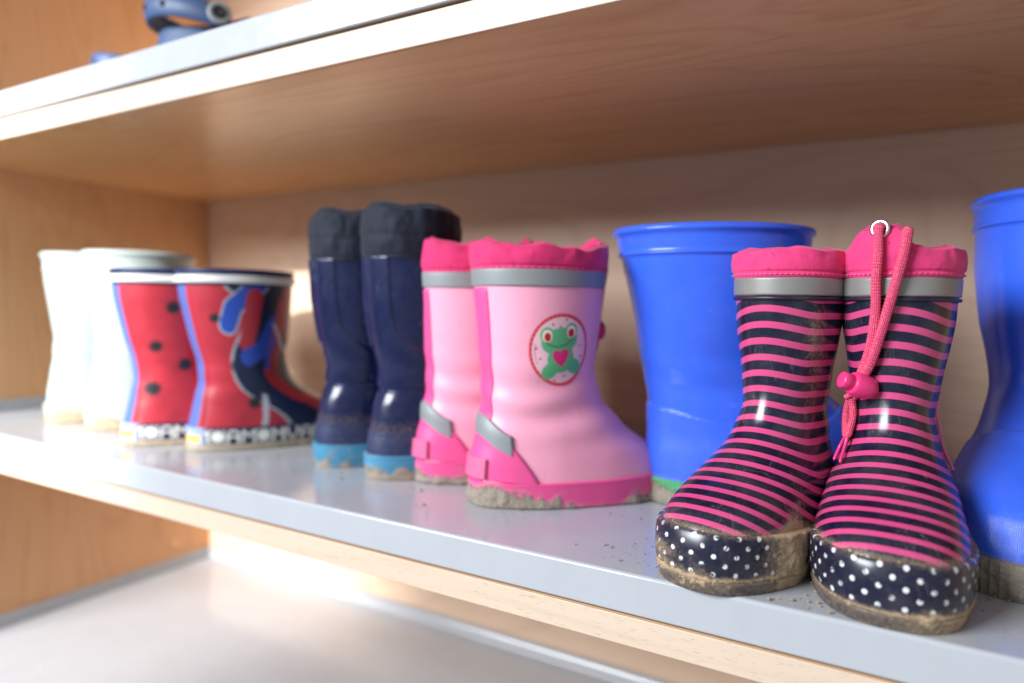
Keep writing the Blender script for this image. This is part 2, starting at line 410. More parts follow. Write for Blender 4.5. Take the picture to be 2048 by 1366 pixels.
def stitches(F, mat, parent, z, off, n=60, name='stitching', ln=.0016):
    """row of thread stitches as one part"""
    Vs, Fs = [], []
    for k in range(n):
        p = 2*PI*k/n; q = p+2*PI/n*.62
        a = F.at(np.array([z]), np.array([p]), off)[0]; b = F.at(np.array([z]), np.array([q]), off)[0]; nn = F.nrm(np.array([z]), np.array([p]))[0]
        c = (a+b)/2; h = .00045; up = np.array([0, 0, h])
        i = len(Vs); Vs += [a, c+up, b, c-up, c+nn*.0005]; Fs += [(i, i+1, i+4), (i+1, i+2, i+4), (i+2, i+3, i+4), (i+3, i, i+4)]
    me = bpy.data.meshes.new(name); me.from_pydata([tuple(v) for v in Vs], [], Fs); me.update()
    o = link(name, me, parent, mat); o['kind'] = 'stuff'; return o

# ---------------------------------------------------------------- materials
M = {}
M['wood_in'] = wood('beech_laminate', 'x', lin(226, 174, 122), lin(196, 140, 90), .22, .25)
M['wood_side'] = wood('beech_side_laminate', 'z', lin(220, 172, 126), lin(198, 146, 102), .42, .2)
M['wood_back'] = wood('beech_back_laminate', 'x', lin(228, 199, 173), lin(208, 174, 146), .45, .22)
M['wood_edge'] = wood('pale_edge_band', 'x', lin(218, 196, 174), lin(198, 172, 148), .45, .45, grainstr=.8)
M['tray'] = metal_paint('grey_tray_paint', lin(180, 183, 188), .17)
M['trayside'] = metal_paint('grey_lip_paint', lin(176, 184, 192), .30)
PINKS, NAVYS = lin(204, 70, 124), lin(14, 18, 44)
M['striped'] = rubber('pink_navy_striped_rubber', None, .17, custom=striped_color(PINKS, NAVYS), scuff=.5, coat=.0)
M['dots'] = rubber('navy_dotted_rubber', None, .20, custom=dots_color(lin(16, 20, 46), (.80, .80, .80)), scuff=.55)
M['navysole'] = rubber('navy_sole_rubber', lin(18, 22, 44), .35, scuff=.7)
M['cuffpink'] = fabric('pink_cuff_fabric', lin(234, 62, 124), lin(120, 24, 84), .4)
M['reflect'] = plain('grey_reflective_band', lin(150, 148, 144), .42, .35, .15, bumpy=.15, bscale=2500)
M['thread'] = plain('pink_thread', lin(238, 110, 156), .7)
def braid():
    s = NT('pink_braided_cord'); u, v, w = s.uv()
    k = s.math('MULTIPLY', s.math('SINE', s.math('MULTIPLY', s.math('ADD', v, s.math('MULTIPLY', u, .8)), 3600)), s.math('SINE', s.math('MULTIPLY', s.math('SUBTRACT', v, s.math('MULTIPLY', u, .8)), 3600)))
    c = s.mix(s.step(-.3, .5, k), lin(196, 44, 92), lin(244, 104, 138)); c = s.mix(s.step(.5, .8, s.noise(s.coord(), 900, 3)), c, lin(236, 140, 140))
    return s.out(c, .8, s.bump(k, .5, .0005), Specular_IOR_Level=.25)
M['cord'] = braid()
M['plasticpink'] = plain('pink_plastic', lin(236, 60, 128), .28, bumpy=.03)
M['piping'] = plain('pink_rubber_piping', lin(236, 118, 168), .3)
M['eyelet'] = plain('nickel_eyelet', (.75, .75, .76), .22, 1.0, .03)
M['dark'] = plain('dark_disc', (.01, .01, .012), .8)  # near-black for rivet caps and for the painted shade of strap holes
BL = lin(54, 100, 230)
M['blue'] = rubber('bright_blue_rubber', BL, .18, scuff=.2, tex=True, mud=((.42, .36, .29), (.22, .18, .14)))
M['green'] = rubber('green_sole_rubber', lin(30, 158, 92), .4, scuff=.2, mud=((.42, .36, .29), (.24, .20, .155)))
M['rosa'] = rubber('light_pink_rubber', lin(248, 168, 192), .36, scuff=.34, dust=lin(176, 100, 122))
M['hot'] = rubber('hot_pink_rubber', lin(236, 84, 148), .38, scuff=.2, dust=lin(190, 120, 120), mud=((.44, .37, .30), (.26, .21, .165)))
M['fabrosa'] = fabric('deep_pink_fabric', lin(222, 50, 112), lin(160, 24, 80), .3)
M['greyref'] = plain('grey_reflective_patch', lin(146, 150, 152), .5, .2, .1)
M['print'] = NT('printed_emblem'); M['print'] = M['print'].out(M['print'].attr('Col', 'Color'), .38)
M['navy'] = rubber('navy_rubber', lin(12, 25, 66), .16, scuff=.22)
M['navyband'] = rubber('dull_navy_rubber', lin(28, 42, 82), .42, scuff=.35)
M['fabnavy'] = fabric('navy_nylon', lin(13, 22, 42), lin(4, 6, 16), .3, crumple=.12, rough=.7)
M['lightblue'] = rubber('light_blue_sole', lin(66, 136, 170), .4, scuff=.2, mud=((.46, .38, .28), (.32, .27, .22)))
M['white'] = rubber('milky_white_rubber', lin(170, 184, 181), .35, scuff=.05, mud=((.58, .44, .28), (.46, .34, .22)))
M['kidprint'] = rubber('printed_rubber', None, .30, custom=vcol, scuff=.06)
M['kidband'] = rubber('printed_sole_band', None, .35, custom=vcol, scuff=.12, mud=((.62, .52, .38), (.44, .36, .26)))
M['kidrim'] = rubber('navy_rim', lin(28, 38, 80), .3, scuff=.05)
M['whiteband'] = rubber('white_rubber_band', (.80, .80, .78), .3, scuff=.02)
M['clog'] = plain('blue_foam', lin(50, 74, 112), .5, bumpy=.05)

# ---------------------------------------------------------------- the shelf unit
XL, XR, YB = -1.085, .62, .407
unit = thing('shelf_unit', 'open beech laminate shelf unit with grey metal trays holding children\'s boots', 'shelf', (XL, 0, -.36))
off = Vector((-XL, 0, .36))
def sb(name, lo, hi, mat, parent=unit, bev=.0012):
    lo = tuple(a+b for a, b in zip(lo, off)); hi = tuple(a+b for a, b in zip(hi, off)); return box(name, lo, hi, mat, parent, bev)
sb('side_panel', (XL-.019, .001, -.36), (XL, YB, .80), M['wood_side'])
sb('side_panel', (XR, .001, -.36), (XR+.019, YB, .80), M['wood_side'])
sb('back_panel', (XL-.019, YB+.0005, -.36), (XR+.019, YB+.009, .80), M['wood_back'])
def shelf(ztop_metal, th_m, th_w):
    zb = ztop_metal-th_m
    b = sb('shelf_board', (XL+.0005, .0025, zb-th_w), (XR-.0005, YB, zb-.0012), M['wood_in'])
    e = sb('edge_band', (XL+.0005, .0002, zb-th_w), (XR-.0005, .0022, zb-.0012), M['wood_edge'], b, .0007); return b
def tray(z, h, lip=.016, x0=XL+.0012, x1=XR-.0012):
    """folded sheet: rounded front nose, floor, upstands at both ends and at the back"""
    nose = [(.006, z-h), (.0002, z-h), (-.0003, z-h+.0001), (-.0010, z-h+.0006), (-.0012, z-h+.0012), (-.0012, z-h+.0016), (-.0012, z-.0026), (-.0012, z-.0022)] + [(-.0012+.0022*(1-math.cos(a)), z-.0022+.0022*math.sin(a)) for a in np.linspace(.2, PI/2, 6)] 
    back = [(YB-.004, z), (YB-.0022, z+.0008), (YB-.0016, z+.003), (YB-.0016, z+lip)]
    prof = nose+[(.0014, z), (.0030, z), (.05, z), (.2, z), (.35, z)]+back
    xs = [x0, x0+.0002, x1-.0002, x1]
    V = np.array([[(x, y, zz) for x in xs] for (y, zz) in prof])+np.array(off)
    me = grid_mesh('metal_tray', V, wrap=False)
    o = link('metal_tray', me, unit, M['tray'])
    md = o.modifiers.new('thick', 'SOLIDIFY'); md.thickness = .0009; md.offset = 1
    for s, x in ((1, x0), (-1, x1)):
        sd_ = sb('tray_upstand', (min(x, x+s*.0011), .004, z+.0003), (max(x, x+s*.0011), YB-.003, z+lip), M['trayside'], o, .0004)
    return o
shelf(0.0, .0255, .0190); tray(0.0, .0245)
shelf(.386, .0290, .0225); tray(.386, .0275)
shelf(-.306, .0250, .0190); tray(-.306, .0240, .020)
sb('top_board', (XL+.0005, .0015, .721), (XR-.0005, YB, .745), M['wood_in'])
def plug(x, y, z):
    th = np.linspace(0, 2*PI, 24, endpoint=False); V = np.array([[(x+h, y+r*math.cos(a), z+r*math.sin(a)) for a in th] for r, h in ((.006, 0), (.006, .0008), (.005, .0014), (.0002, .0015))])+np.array(off)
    link('screw_cover', grid_mesh('screw_cover', V, attrs={'mud': 0.0}), unit, M['wood_side'])
plug(XL+.0002, .345, -.262); plug(XL+.0002, .06, -.262)

# ---------------------------------------------------------------- striped boots
def make_striped(label, loc, rz, seed, ws=1.0, side=1, mudspot=None, cord=False):
    t = thing('striped_boot', label, 'boot', loc, rz, 'pink and navy striped boots at the front')
    F = Form(front=[(.091, .178), (.089, .150), (.0865, .125), (.086, .105), (.089, .090), (.097, .078), (.109, .067), (.124, .0575), (.139, .050), (.1515, .0425), (.1585, .035), (.162, .026), (.1625, .016), (.161, .008), (.158, 0)],
             back=[(.178, .015), (.15, .017), (.12, .019), (.09, .019), (.06, .012), (.04, .005), (.02, .002), (0, .005)],
             width=[(.178, .0325), (.15, .031), (.12, .0262), (.095, .0232), (.075, .0265), (.055, .0335), (.035, .0388*ws), (.015, .0385*ws), (0, .0345*ws)],
             n=((0, 2.45), (.045, 2.3), (.08, 2.0), (.3, 2.0)), k=((0, .10), (.05, .12), (.09, 0), (.3, 0)), bend=.003*side, seed=seed, dent=.0004)
    def s_(X, Z, P):
        q = np.maximum(X[..., 0]-.070, 0); g = .80*q*q/(q+.03)
        return Z-g+.5+.0016*(X[..., 1]/.03)*side
    def um(Z, P, X):
        lp = np.angle(np.exp(1j*P))
        m_ = .42*gauss(Z-zt_(P), 0, .0035)+.16*gauss(Z, .1, .05)*gauss(lp*side, 1.2, .6)
        if mudspot: 
            for (zz, pp, sz, sp, a) in mudspot: m_ = m_+a*gauss(Z, zz, sz)*gauss(np.angle(np.exp(1j*(P-pp))), 0, sp)
        return m_
    zt_ = lambda p: .0312+.0022*np.cos(p)
    upper(F, M['striped'], t, mud=um, scoord=s_, nr=260)
    def bm(Z, P, X):
        m_ = .50*sstep(.012, .0055, Z)+.42*gauss(Z, .0095, .0022)+.30*gauss(Z-zt_(P), 0, .0022)+.12*fbm(X[..., 0]*40, X[..., 1]*40, Z*40, seed)+.35*sstep(.55, .8, fbm(X[..., 0]*60+3, X[..., 1]*60, Z*90, seed+2))*sstep(.03, .014, Z)
        if mudspot:
            for (zz, pp, sz, sp, a) in mudspot: m_ = m_+a*gauss(Z, min(zz, .025), sz*1.3)*gauss(np.angle(np.exp(1j*(P-pp))), 0, sp)
        return m_
    band(F, 'toe_rand', M['dots'], t, .0072, zt_, off=.0030, rad=.0040, nr=56, mud=bm, mudh=.0026, nph=520, seed=seed, lip=.0005)
    band(F, 'sole', M['navysole'], t, .0004, .0092, off=.0040, nr=26, mud=lambda Z, P, X: bm(Z, P, X)*.60-.02, mudh=.0020, nph=520, seed=seed+5, lip=.0)
    solecap(F, M['navysole'], t, .003)
    rb = band(F, 'reflective_band', M['reflect'], t, .1655, .1775, off=.0016, nr=16, lip=0.0)
    band(F, 'band_piping', M['navysole'], t, .1628, .1658, off=.0020, nr=8, lip=0.0)
    if cord:
        zt = lambda p: .1955+.0125*sstep(.36, .0, np.abs(np.angle(np.exp(1j*(p+.36))))-.26)+.0010*np.sin(p*7+1)
    else:
        zt = lambda p: .1958+.0005*np.sin(p*6+seed)+.0004*np.sin(p*11)
    cu = cuff(F, M['cuffpink'], t, .1765, zt, seed=seed, wr=.0004 if not cord else .0006, bulge=.0020, close=.45, pleats=11)
    stitches(F, M['thread'], cu, .1795-.0006, .0026, 74)
    # the pink heel tab seen edge-on at the side
    a = side*PI*.52
    pz = np.linspace(.105, .062, 8)
    pts = [tuple(F.at(np.array([z]), np.array([a+.28*side*math.sin((z-.06)*40)]), .0022)[0]) for z in pz]
    tube('side_piping', pts, .0013, M['piping'], t, nseg=8, sub=6, flat=.8)
    if cord:
        def sp(y, z, o):
            # front surface of the boot at lateral y, height z
            zz = min(z, F.H); ph = np.linspace(-1.5, 1.5, 301); q = F.at(np.full_like(ph, zz), ph, o); k = int(np.argmin(np.abs(q[:, 1]-y))); r = q[k].copy(); r[2] = z; return tuple(r)
        # lateral y is measured from the boot axis
        e = sp(-.0105, .2045, .0036); 
        # eyelet ring
        th = np.linspace(0, 2*PI, 40, endpoint=False); rr = np.linspace(0, 2*PI, 10, endpoint=False)
        nrm = F.nrm(np.array([.17]), np.array([-.3]))[0]; nrm[2] = 0; nrm /= np.linalg.norm(nrm); tx = np.cross([0, 0, 1], nrm)
        V = np.array([[np.array(e)+(.0043+.0013*math.cos(b))*(math.cos(a_)*tx+math.sin(a_)*np.array([0, 0, 1]))+nrm*.0008*math.sin(b) for b in rr] for a_ in list(th)+[th[0]]])
        link('eyelet', grid_mesh('eyelet', V, attrs={'mud': 0.0}), cu, M['eyelet'])
        c1 = [np.array(e)-nrm*.004, np.array(e)+nrm*.0022+np.array([0, 0, -.0005]), sp(-.0108, .190, .0068), sp(-.0112, .176, .0062), sp(-.0108, .160, .0048), sp(-.0120, .142, .0045), sp(-.0150, .127, .0048), sp(-.0185, .1165, .0058)]
        tube('cord', c1, .0028, M['cord'], t, nseg=16, sub=30, braid=.13)
        c2 = [sp(.0032, .1990, .000), sp(.0034, .2022, .0052), sp(.0026, .192, .0070), sp(-.0005, .176, .0062), sp(-.0042, .160, .0046), sp(-.0085, .142, .0046), sp(-.0125, .127, .0056), sp(-.0170, .1165, .0066)]
        tube('cord', c2, .0028, M['cord'], t, nseg=16, sub=30, braid=.13)
        # toggle: round barrel with a push button on its end
        tc = np.array(sp(-.0175, .1130, .0090)); ax = np.array([-.50, .80, -.30]); ax /= np.linalg.norm(ax)
        def lathe(nm, c, axis, prof, mat, par):
            u = np.cross(axis, [0, 0, 1.0]); u /= np.linalg.norm(u); v = np.cross(axis, u); th_ = np.linspace(0, 2*PI, 40, endpoint=False)
            V = np.array([[c+1.25*(axis*h+r*(math.cos(q)*u+math.sin(q)*v)) for q in th_] for h, r in prof])
            return link(nm, grid_mesh(nm, V, attrs={'mud': 0.0}, flip=False, cap0=True, cap1=True), par, mat)
        tg = lathe('toggle', tc, ax, [(-.0045, .0001), (-.0045, .0048), (-.0042, .0053), (-.003, .0056), (0, .0059), (.0035, .0057), (.0062, .0047), (.0078, .0030), (.0084, .0012), (.0085, .0001)], M['plasticpink'], t)
        lathe('toggle_button', tc, ax, [(-.0098, .0001), (-.0098, .0030), (-.0096, .0037), (-.0090, .0040), (-.0040, .0040)], M['plasticpink'], tg)
        # knot and doubled cord below
        kn = sp(-.0225, .1055, .0045)
        tube('cord_knot', [np.array(kn)+np.array([0, -.0022, .0026]), np.array(kn)+np.array([.002, 0, .0015]), np.array(kn)+np.array([.0005, .0024, -.0005]), np.array(kn)+np.array([-.0008, 0, -.002]), np.array(kn)+np.array([.001, -.0022, -.001]), np.array(kn)+np.array([.002, .001, .001])], .0018, M['cord'], t, nseg=12, sub=10, braid=.12)
        tube('cord', [kn, sp(-.0238, .100, .0042), sp(-.0250, .093, .0045), sp(-.0245, .086, .0050), sp(-.0238, .0795, .0046)], .0023, M['cord'], t, nseg=14, sub=16, braid=.16)
        tube('cord', [kn, sp(-.0215, .099, .0038), sp(-.0212, .092, .0040), sp(-.0222, .086, .0042), sp(-.0232, .0800, .0042)], .0021, M['cord'], t, nseg=14, sub=16, braid=.16)
        tube('cord_end', [sp(-.0232, .0815, .0046), sp(-.0245, .0740, .0042), sp(-.0262, .0665, .0036)], .0013, M['plasticpink'], t, nseg=10, sub=8, flat=.8)
        tube('cord_end', [sp(-.0240, .0815, .0044), sp(-.0275, .0735, .0040), sp(-.0302, .0655, .0034)], .0013, M['plasticpink'], t, nseg=10, sub=8, flat=.8)
    return t
R = math.radians
make_striped('pink and navy striped rubber boot with cord and toggle dangling down its front', (-.0082, .162, 0), R(271), 11, side=1, cord=True, mudspot=[(.004, .7, .006, .5, .5), (.10, 1.35, .03, .3, .2)])
make_striped('pink and navy striped rubber boot without a cord, sand caked beside its toe', (-.0525, .150, 0), R(252.5), 23, side=-1, ws=.965,
             mudspot=[(.024, 1.22, .020, .13, 1.0), (.145, 1.05, .02, .25, .33), (.11, 1.25, .03, .3, .30), (.019, -.35, .004, .35, .45)])

# ---------------------------------------------------------------- big blue boots
def make_blue(label, loc, rz, seed, side, green=True, H=.220, mudbig=.6, allmud=0.0):
    t = thing('blue_boot', label, 'boot', loc, rz, 'large plain blue rubber boots')
    F = Form(front=[(.126, H), (.126, .19), (.124, .155), (.122, .13), (.126, .108), (.145, .090), (.162, .076), (.184, .066), (.205, .057), (.219, .047), (.226, .036), (.229, .024), (.229, .012), (.226, 0)],
             back=[(H, -.026), (.19, -.020), (.15, -.009), (.12, -.004), (.09, .003), (.06, .005), (.03, .004), (.015, .006), (0, .008)],
             width=[(H, .059), (.19, .057), (.15, .052), (.12, .045), (.095, .042), (.07, .045), (.045, .049), (.02, .048), (0, .045)],
             bend=.004*side, seed=seed, dent=.0003)
    zl = lambda X: .080-.17*np.clip(X[..., 0]-.0, 0, .3)*(1-.9*sstep(.09, .16, X[..., 0]))+.012*sstep(.12, .18, X[..., 0])
    ft = lambda Z, P, X: sstep(.0012, -.0012, Z-zl(X))
    def off(Z, P):
        X = F.pt(Z, P)
        return .0030*gauss(Z, H-.0022, .0030)+.0016*gauss(Z, H-.0205, .0016)+.0008*sstep(H-.021, H-.0205, Z)+.0012*ft(Z, P, X)
    upper(F, M['blue'], t, z0=.016, nr=330, off=off, foot=ft, thick=.003, mud=lambda Z, P, X: .45*gauss(Z, .02, .004)+.0*Z)
    rib = lambda P, Z, F_: .0007*sstep(.3, .9, np.sin(F_.arcu(P)*1500))*(Z < .0215)
    def sm(Z, P, X):
        return mudbig*(.25+1.2*fbm(X[..., 0]*22, X[..., 1]*22, Z*30, seed+2))*sstep(.026, .006, Z)+mudbig*.45*gauss(np.angle(np.exp(1j*(P-PI))), 0, .6)+.25*sstep(.01, .003, Z)+allmud
    band(F, 'sole', M['green'], t, .0004, .0215, off=.0026, nr=44, nph=560, mud=sm, mudh=.0024, ribs=rib, seed=seed, lip=0.0)
    solecap(F, M['green'], t, .001)
    return t
make_blue('large plain bright blue rubber boot with green muddy sole, left of the striped boots', (-.190, .168, 0), R(20), 5, 1, mudbig=.72)
make_blue('large plain bright blue rubber boot with sand covered sole, cut off by the right edge', (.112, .2985, 0), R(256), 8, -1, mudbig=2.2, H=.240, allmud=1.0)

# ---------------------------------------------------------------- pink frog boots
def make_frog(label, loc, rz, seed, emblem=True, up=0.0):
    t = thing('pink_boot', label, 'boot', loc, rz, 'light pink boots with deep pink gathered cuffs')
    H = .184
    F = Form(front=[(.111, H), (.109, .155), (.106, .130), (.104, .110), (.107, .092), (.116, .077), (.130, .062), (.146, .0505), (.160, .041), (.169, .033), (.173, .026), (.174, .015), (.172, .006), (.170, 0)],
             back=[(H, .002), (.15, .006), (.12, .009), (.09, .012), (.06, .009), (.035, .004), (.015, .003), (0, .006)],
             width=[(H, .044), (.15, .042), (.12, .039), (.09, .036), (.07, .036), (.045, .039), (.02, .039), (0, .037)],
             bend=-.003, seed=seed, dent=.0012)
    upper(F, M['rosa'], t, nr=220, mud=lambda Z, P, X: .38*gauss(Z, .020, .006)*sstep(.0, .1, X[..., 0])+.12*gauss(Z, .06, .03)*gauss(X[..., 0], .08, .04))
    sm = lambda Z, P, X: .30*sstep(.010, .002, Z)+1.3*sstep(.33, .70, fbm(X[..., 0]*28+seed, X[..., 1]*10, Z*22, seed))*sstep(.026, .006, Z)
    band(F, 'sole', M['hot'], t, .0004, lambda p: .0215+.002*np.cos(p)+0*p, off=.0019, nr=48, nph=560, mud=sm, mudh=.0038, seed=seed, lip=.0004)
    solecap(F, M['hot'], t, .001)
    # hot pink back strip, heel counter, reflective patch
    def wedge(nm, mat, z0, z1, half, o, base=0.0, n=60, mud=None, top=None):
        z = np.linspace(z0, z1, n)[:, None]; h = half(z); s_ = np.linspace(-1, 1, 61)[None, :]
        P = PI+h*s_; Z = z+0*P
        if top: Z = Z+top(P-PI)
        e = np.minimum(1, np.minimum((1-np.abs(s_))*h/.03, 1+0*z)); e = np.sqrt(np.clip(1-(1-e)**2, 0, 1))*np.minimum(1, np.minimum(z-z0, z1-z)/.0008)
        V = F.at(Z, P, np.where(e <= .01, -.0008, base+o*e)); md = mud(Z, P, F.pt(Z, P)) if mud else 0*Z
        return link(nm, grid_mesh(nm, V, wrap=False, attrs={'mud': md, 's': Z, 'foot': 0*Z}, uv=(F.arcu(P), Z), flip=True), t, mat)
    wedge('back_strip', M['hot'], .018, .172, lambda z: .34+.08*(z/.17)+0*z, .0013)
    wedge('heel_counter', M['hot'], .019, .056, lambda z: .50+.66*np.sqrt(np.clip((.057-z)/.038, 0, 1)), .0021, n=70, top=lambda q: .004*(1-np.abs(q)))
    wedge('reflective_patch', M['greyref'], .0485, .0655, lambda z: .84+0*z, .0027, n=30, top=lambda q: -.016*sstep(.1, 1.0, np.abs(q))+.006)
    # heel spur for kicking the boot off
    th = np.linspace(-.46, .46, 40)[None, :]; tt = np.array([0, .001, .04, .10, .5, .90, .96, .999, 1.0])[:, None]
    Zs = .0225+.0150*tt+0*th; O = np.where((tt > .0005) & (tt < .9995), .0048+0*th+0*tt, .0005)*np.where(np.abs(th) > .45, .0, 1.0)
    link('heel_spur', grid_mesh('heel_spur', F.at(Zs, PI+th+0*tt, O), wrap=False, attrs={'mud': .35+0*Zs, 's': Zs, 'foot': 0*Zs}, uv=(F.arcu(PI+th+0*tt), Zs), flip=True), t, M['hot'])
    band(F, 'reflective_band', M['greyref'], t, .1715, .1860, off=.0016, nr=16, lip=0.0)
    def zt(p):
        q = np.angle(np.exp(1j*p)); return .2035+up+.0115*gauss(q, 0, .55)+.0055*gauss(np.abs(q), PI, .9)+.0013*np.sin(p*6+seed)+.0008*np.sin(p*13)
    cu = cuff(F, M['fabrosa'], t, .1835, zt, seed=seed, bulge=.0020, wr=.0009, close=.4, pleats=7)
    stitches(F, M['thread'], cu, .1860, .0022, 60)
    # draw cord with toggle at the front
    c = [tuple(F.at(np.array([min(z, H)]), np.array([.05]), o)[0]*np.array([1, 1, 0])+np.array([0, 0, z])) for z, o in ((.199, .004), (.19, .007), (.17, .005), (.15, .004), (.138, .005), (.128, .005), (.12, .004))]
    tube('cord', c, .0017, M['fabrosa'], t, nseg=10, sub=8, braid=.1)
    c0 = np.array(c[4]); th = np.linspace(0, 2*PI, 20, endpoint=False)
    V = np.array([[c0+np.array([.004*0+r*math.cos(a), r*math.sin(a), h]) for a in th] for h, r in ((-.008, .0005), (-.007, .004), (-.003, .006), (.003, .006), (.007, .004), (.008, .0005))])
    link('toggle', grid_mesh('toggle', V, attrs={'mud': 0.0}, cap0=True, cap1=True, flip=True), t, M['fabrosa'])
    if emblem:
        N = 150; R0 = .0255; pc = -1.50; zc = .124
        a = np.linspace(-1, 1, N); q, p = np.meshgrid(a, a, indexing='ij')   # q up, p towards the toe
        u0 = float(F.arcu(np.array(2*PI+pc), zc)); pht = np.linspace(PI, 2*PI-1e-6, 400); ut = F.arcu(pht, zc)
        P = np.interp(u0+p*R0*1.0, ut, pht); Z = zc+q*R0*1.12
        x, y = p, q
        c_, s2 = math.cos(.16), math.sin(.16); x, y = c_*x+s2*y, -s2*x+c_*y
        r = np.hypot(x, y)
        def E(cx, cy, rx, ry, ang=0): 
            X_, Y_ = x-cx, y-cy; ca, sa = math.cos(ang), math.sin(ang); return ((X_*ca+Y_*sa)/rx)**2+((-X_*sa+Y_*ca)/ry)**2 < 1
        C = np.zeros((N, N, 3)); C[:] = lin(240, 196, 208)
        def paint(mk, c): C[mk] = c
        G = lin(92, 182, 126); RED = lin(206, 36, 52)
        ring = (r > .885); paint(ring, RED)
        an = np.arctan2(y, x); paint((r > .915) & (r < .955) & (np.sin(an*44) > .3), lin(232, 110, 120))
        # marks running along both sides inside the ring
        paint((np.abs(r-.80) < .022) & (np.abs(an-PI*.0+.12) < .42) & (np.sin(an*60) > -.3), lin(206, 110, 160))
        paint((np.abs(r-.80) < .026) & (np.abs(np.abs(an)-PI) < .36) & (np.sin(an*70) > -.45), lin(206, 90, 150))
        for dx, dy in ((-.18, .72), (.24, .78), (.04, .62), (-.74, .16), (-.66, -.14), (.66, .02), (.68, -.28), (-.3, -.78), (.06, -.72)): paint(E(dx, dy, .036, .036), lin(200, 60, 110))
        paint(E(0, -.24, .44, .38), G); paint(E(-.40, -.50, .30, .20, .4), G); paint(E(.42, -.50, .30, .20, -.4), G)
        for fx in (-1, 1):
            for k_ in (-.09, .02, .13): paint(E(fx*(.44+k_), -.66+abs(k_)*.5, .085, .085), G)
        paint(E(0, .24, .58, .36), G); paint(E(-.38, .46, .21, .22), G); paint(E(.38, .46, .21, .22), G)
        for fx in (-1, 1): paint(E(fx*.38, .44, .15, .17), lin(240, 226, 214)); paint(E(fx*.37, .41, .10, .12), lin(196, 20, 30))
        mo = np.abs(np.hypot(x/1.25, y-.52)-.42); paint((mo < .018) & (y < .28), lin(74, 110, 70))
        hx, hy = x/.27, (y+.24)/.26+.1; paint((hx*hx+hy*hy-.62)**3-hx*hx*hy**3*1.6 < 0, lin(226, 42, 120))
        k_ = r < .985; kf = k_[:-1, :-1] & k_[1:, :-1] & k_[:-1, 1:] & k_[1:, 1:]
        V = F.at(Z, P, .00035)
        link('frog_print', grid_mesh('frog_print', V, wrap=False, col=C, keep=kf, flip=True), t, M['print'])
    return t
make_frog('light pink rubber boot with round frog print, mud on its hot pink sole', (-.299, .070, 0), R(49), 31, True)
make_frog('light pink rubber boot mostly hidden behind the frog print boot', (-.380, .102, 0), R(52), 37, False, up=.007)

# ---------------------------------------------------------------- navy boots
def make_navy(label, loc, rz, seed, side, tall=.0):
    t = thing('navy_boot', label, 'boot', loc, rz, 'navy boots with light blue soles')
    H = .198
    F = Form(front=[(.084, H), (.092, .165), (.107, .135), (.104, .112), (.106, .096), (.114, .081), (.128, .068), (.145, .057), (.160, .047), (.170, .037), (.174, .027), (.175, .016), (.173, 0)],
             back=[(H, -.002), (.16, .000), (.13, .005), (.10, .013), (.08, .013), (.055, .006), (.03, .003), (.012, .003), (0, .007)],
             width=[(H, .043), (.16, .042), (.13, .039), (.10, .034), (.08, .033), (.055, .036), (.03, .038), (.012, .038), (0, .035)],
             bend=.003*side, seed=seed, dent=.0005)
    def seam(Z, P):
        q = np.abs(np.angle(np.exp(1j*(P-PI))))
        w = .62+1.1*sstep(.14, .085, Z)
        o = .0016*sstep(.02, -.02, q-w)*(Z > .082)
        o = o+.0018*gauss(q, .22, .05)*(Z > .12)
        return o+.0014*sstep(.0815, .0805, Z-.004*np.cos(P))
    upper(F, M['navy'], t, nr=260, off=seam, mud=lambda Z, P, X: .25*gauss(Z, .045, .01))
    band(F, 'rand', M['navyband'], t, .018, .0430, off=.0022, nr=30, mud=lambda Z, P, X: .25*fbm(X[..., 0]*40, X[..., 1]*40, Z*40, seed), seed=seed)
    band(F, 'sole', M['lightblue'], t, .0004, .0225, off=.0040, nr=40, mud=lambda Z, P, X: .42*sstep(.006, .001, Z)+1.1*sstep(.46, .78, fbm(X[..., 0]*45+seed, X[..., 1]*45, Z*45, seed)+.1*sstep(.02, 0, Z)), mudh=.0014, seed=seed)
    solecap(F, M['lightblue'], t, .002)
    def zt(p):
        q = np.angle(np.exp(1j*p)); return .2450+.001*np.sin(p*5+seed)+.002*gauss(np.abs(q), PI, .6)-.014*gauss(q, 0, .5)
    cuff(F, M['fabnavy'], t, .1960, zt, seed=seed, bulge=.0022, wr=.0008, close=.5, pleats=5, nr=90, fold=.0007)
    return t
make_navy('navy rubber boot with tall nylon cuff and light blue sole, touching the pink boots', (-.417, .084, 0), R(68), 41, -1)
make_navy('navy rubber boot with light blue sole, nearer the red printed boots', (-.490, .092, 0), R(70), 47, 1)

